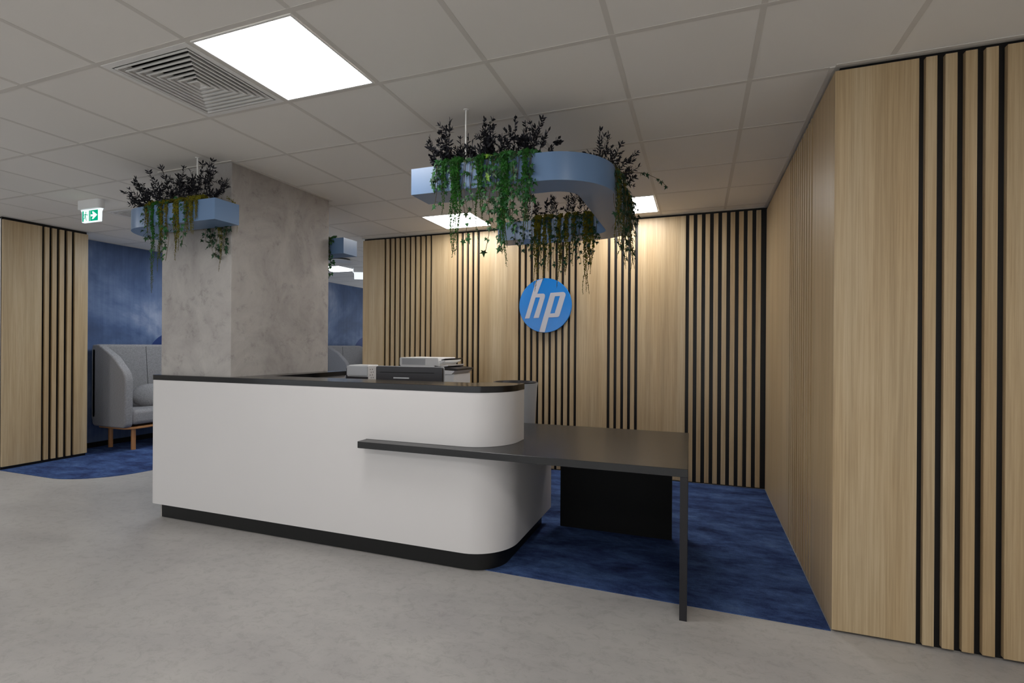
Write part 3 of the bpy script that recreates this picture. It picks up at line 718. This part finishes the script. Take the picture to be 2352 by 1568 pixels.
for x, zb, th, s in [(.824, 2.10, .009, 2), (.888, 1.855, .010, 4), (.905, 1.90, .010, 3), (1.033, 1.92, .008, 2), (1.055, 2.02, .009, 3), (1.191, 1.80, .010, 4), (1.176, 1.86, .010, 3), (1.306, 1.92, .009, 3)]:
    amaranth((x, yA-.012, PZ1), OUT, zb, GREENA, LA_a, GA+' amaranth', th, s)
tops = [(.664, 2.577), (.764, 2.639), (.821, 2.644), (.905, 2.575), (.999, 2.667), (1.013, 2.604), (1.093, 2.568), (1.209, 2.61), (1.347, 2.612), (1.409, 2.50), (1.46, 2.46), (.932, 2.53), (1.146, 2.50), (.72, 2.50), (.86, 2.56), (1.28, 2.56), (1.06, 2.52), (.78, 2.55), (1.33, 2.52)]+[(.70+.043*q, 2.46+.05*((q*7) % 5)/4) for q in range(16)]
for k, (x, z) in enumerate(tops):
    bx0 = min(max(x+(.06 if x < .72 else -.10 if x > 1.3 else rnd.uniform(-.04, .04)), .66), 1.36)
    spray((bx0, rnd.uniform(.96, 1.06), PZ1-.02), (x, 1.0+rnd.uniform(-.06, .06), z), 'dark purple black leafy branch standing in the front arm of the curved planter', 'dark branches in the front arm of the curved planter', wide=(k % 3 == 1))
# planter A, right arm, vines over the right rim
OUT = (1, 0, 0); GR = 'vines on the outer right side of the curved planter'
for y, zb in [(1.25, 2.05), (1.35, 1.93), (1.47, 2.02), (1.58, 1.90), (1.72, 2.0), (1.86, 2.05), (2.0, 1.92)]:
    ivy((1.675, y, PZ1), OUT, zb, IVYD, 'dark ivy vine trailing off the outer right side of the curved planter', GR, strands=2, dens=.8, S=.032)
for y, zb in [(1.30, 1.88), (1.42, 1.96), (1.60, 1.86), (1.80, 1.95), (1.95, 1.84)]:
    amaranth((1.675, y, PZ1), OUT, zb, OLIVE, 'olive hanging amaranth on the outer right side of the curved planter', GR+' amaranth', .008, 2)
for (a, c) in [((1.62, 1.30), (1.63, 1.24, 2.585)), ((1.62, 1.36), (1.66, 1.33, 2.60)), ((1.63, 1.44), (1.72, 1.44, 2.58)), ((1.63, 1.50), (1.80, 1.55, 2.56)), ((1.63, 1.55), (1.80, 1.62, 2.49)), ((1.62, 1.40), (1.68, 1.40, 2.52)), ((1.62, 1.6), (1.74, 1.7, 2.52)), ((1.62, 1.75), (1.75, 1.85, 2.50))]:
    spray((a[0], a[1], PZ1-.02), c, 'dark leafy branch standing in the right arm of the curved planter', 'dark branches in the right arm of the curved planter')
# long trailing shoot reaching right towards the light
def wild(P, label):
    t = thing('ivy_vine', P[0], label, 'artificial plant'); T0 = Vector(P[0]); st = MB(); lf = MB()
    Q = [Vector(p)-T0 for p in P]; st.tube(Q, .0016, 4)
    for i in range(1, len(Q)):
        for k in range(2):
            q = Q[i-1].lerp(Q[i], rnd.random()); ivy_leaf(lf, q, Vector((rnd.uniform(-.5, .5), rnd.uniform(-.5, .5), -1)), rv()+Vector((0, -1, 0)), .032*rnd.uniform(.6, 1))
    st.build('stem', STEM, t); lf.build('foliage', IVYD, t)
wild([(1.63, 1.4, 2.36), (1.66, 1.4, 2.385), (1.76, 1.42, 2.40), (1.86, 1.44, 2.39), (1.94, 1.46, 2.35), (1.99, 1.47, 2.30)], 'long ivy shoot reaching right from the curved planter towards the far light')
# planter A, back arm: hangs over its inner rim (facing the viewer)
OUT = (0, -1, 0); yB = 2.265; GB = 'vines over the back arm of the curved planter'
for x, zb in [(.76, 2.20), (.83, 2.12), (.90, 2.05), (.97, 1.98), (1.03, 2.03), (1.10, 2.0), (1.17, 1.96), (1.23, 2.04), (1.29, 2.02), (1.36, 1.98), (1.42, 2.1)]:
    ivy((x, yB, PZ1), OUT, zb, IVYD, 'dark ivy vine trailing from the back arm of the curved planter', GB, strands=2, dens=.55, S=.03)
for x, zb, s in [(.935, 1.813, 2), (.96, 1.95, 3), (1.01, 1.90, 2), (1.05, 1.97, 2), (1.125, 1.84, 3), (1.19, 1.93, 3), (1.25, 2.0, 2), (1.332, 1.777, 2), (1.359, 1.777, 2), (1.39, 1.93, 3)]:
    amaranth((x, yB, PZ1), OUT, zb, OLIVE, 'olive hanging amaranth strand on the back arm of the curved planter', GB+' amaranth', .011, s)
for x in (.82, .9, .97, 1.03, 1.09, 1.15, 1.21, 1.27, 1.33, 1.39):
    spray((x, 2.33, PZ1-.02), (x+rnd.uniform(-.06, .08), 2.30+rnd.uniform(-.05, .05), rnd.uniform(2.52, 2.62)), 'dark leafy branch standing in the back arm of the curved planter', 'dark branches in the back arm of the curved planter', wide=rnd.random() < .3)
# --- planter B, front arm (y .945-1.14)
yC = .985; GC = 'vines over the front of the pillar planter'
for x, zb, mt_ in [(-1.66, 2.12, IVYD), (-1.60, 2.05, IVY), (-1.49, 2.0, IVYD), (-1.43, 1.97, IVY), (-1.36, 2.10, IVY), (-1.27, 2.08, IVY), (-1.22, 2.20, IVY)]:
    ivy((x, yC, PZ1), OUT, zb, mt_, 'ivy vine trailing over the front of the pillar planter', GC, strands=1, dens=.6, S=.030)
for x, zb, mt_, s in [(-1.587, 1.737, GREENA, 3), (-1.52, 1.90, GREENA, 3)]:
    amaranth((x, yC, PZ1), OUT, zb, mt_, 'bright green hanging amaranth strand on the pillar planter', 'green amaranth on the pillar planter', .008, s)
for x, zb, s in [(-1.64, 2.19, 3), (-1.50, 1.98, 2), (-1.34, 1.964, 3), (-1.36, 2.08, 3), (-1.24, 2.16, 3), (-1.19, 2.15, 4), (-1.15, 2.24, 3), (-1.45, 2.12, 2)]:
    amaranth((x, yC, PZ1), OUT, zb, OLIVE, 'olive hanging amaranth strand over the front of the pillar planter', 'olive amaranth on the pillar planter', .011, s)
OUT = (0, 1, 0)
for x, zb in [(-1.33, 2.14), (-1.26, 2.06), (-1.20, 2.02), (-1.15, 2.05), (-1.10, 2.12)]:
    ivy((x, 1.095, PZ1), OUT, zb, IVYD, 'dark ivy vine between the pillar planter and the pillar', 'vines between planter and pillar', strands=1, S=.032, dens=1.2)
amaranth((-1.17, 1.095, PZ1), OUT, 1.91, OLIVE, 'olive amaranth strand hanging lowest against the pillar', None, .008, 2)
amaranth((-1.01, 1.10, PZ1), OUT, 2.19, OLIVE, 'short olive amaranth strand at the right end of the pillar planter', None, .006, 1)
for k, (x, z) in enumerate([(-2.02, 2.496), (-1.96, 2.65), (-1.925, 2.587), (-1.80, 2.58), (-1.732, 2.655), (-1.65, 2.58), (-1.564, 2.66), (-1.49, 2.60), (-1.419, 2.665), (-1.40, 2.56), (-1.329, 2.60), (-1.25, 2.54), (-1.163, 2.65), (-1.104, 2.665), (-1.06, 2.60), (-1.0, 2.53), (-.98, 2.48), (-1.84, 2.49), (-1.55, 2.52), (-1.2, 2.5), (-1.9, 2.44)]):
    bx0 = min(max(-1.45+(x+1.45)*.6, -1.75), -1.08)
    spray((bx0, 1.04, PZ1-.02), (x, 1.03+rnd.uniform(-.05, .05), z), 'black leafy branch standing in the front of the pillar planter', 'black branches in the pillar planter')
OUT = (0, -1, 0)
ivy((-1.13, 2.32, PZ1), OUT, 2.0, IVY, 'ivy vine hanging from the far end of the pillar planter right of the pillar', None, strands=2)

# ------------------------------------------------------------------ world and view
w = bpy.data.worlds.new('world'); scene.world = w; w.use_nodes = True
w.node_tree.nodes['Background'].inputs[0].default_value = (.5, .5, .5, 1); w.node_tree.nodes['Background'].inputs[1].default_value = .05
vs_ = scene.view_settings; vs_.view_transform = 'Standard'; vs_.look = 'None'; vs_.gamma = 1; vs_.exposure = 1.66
vs_.use_curve_mapping = False
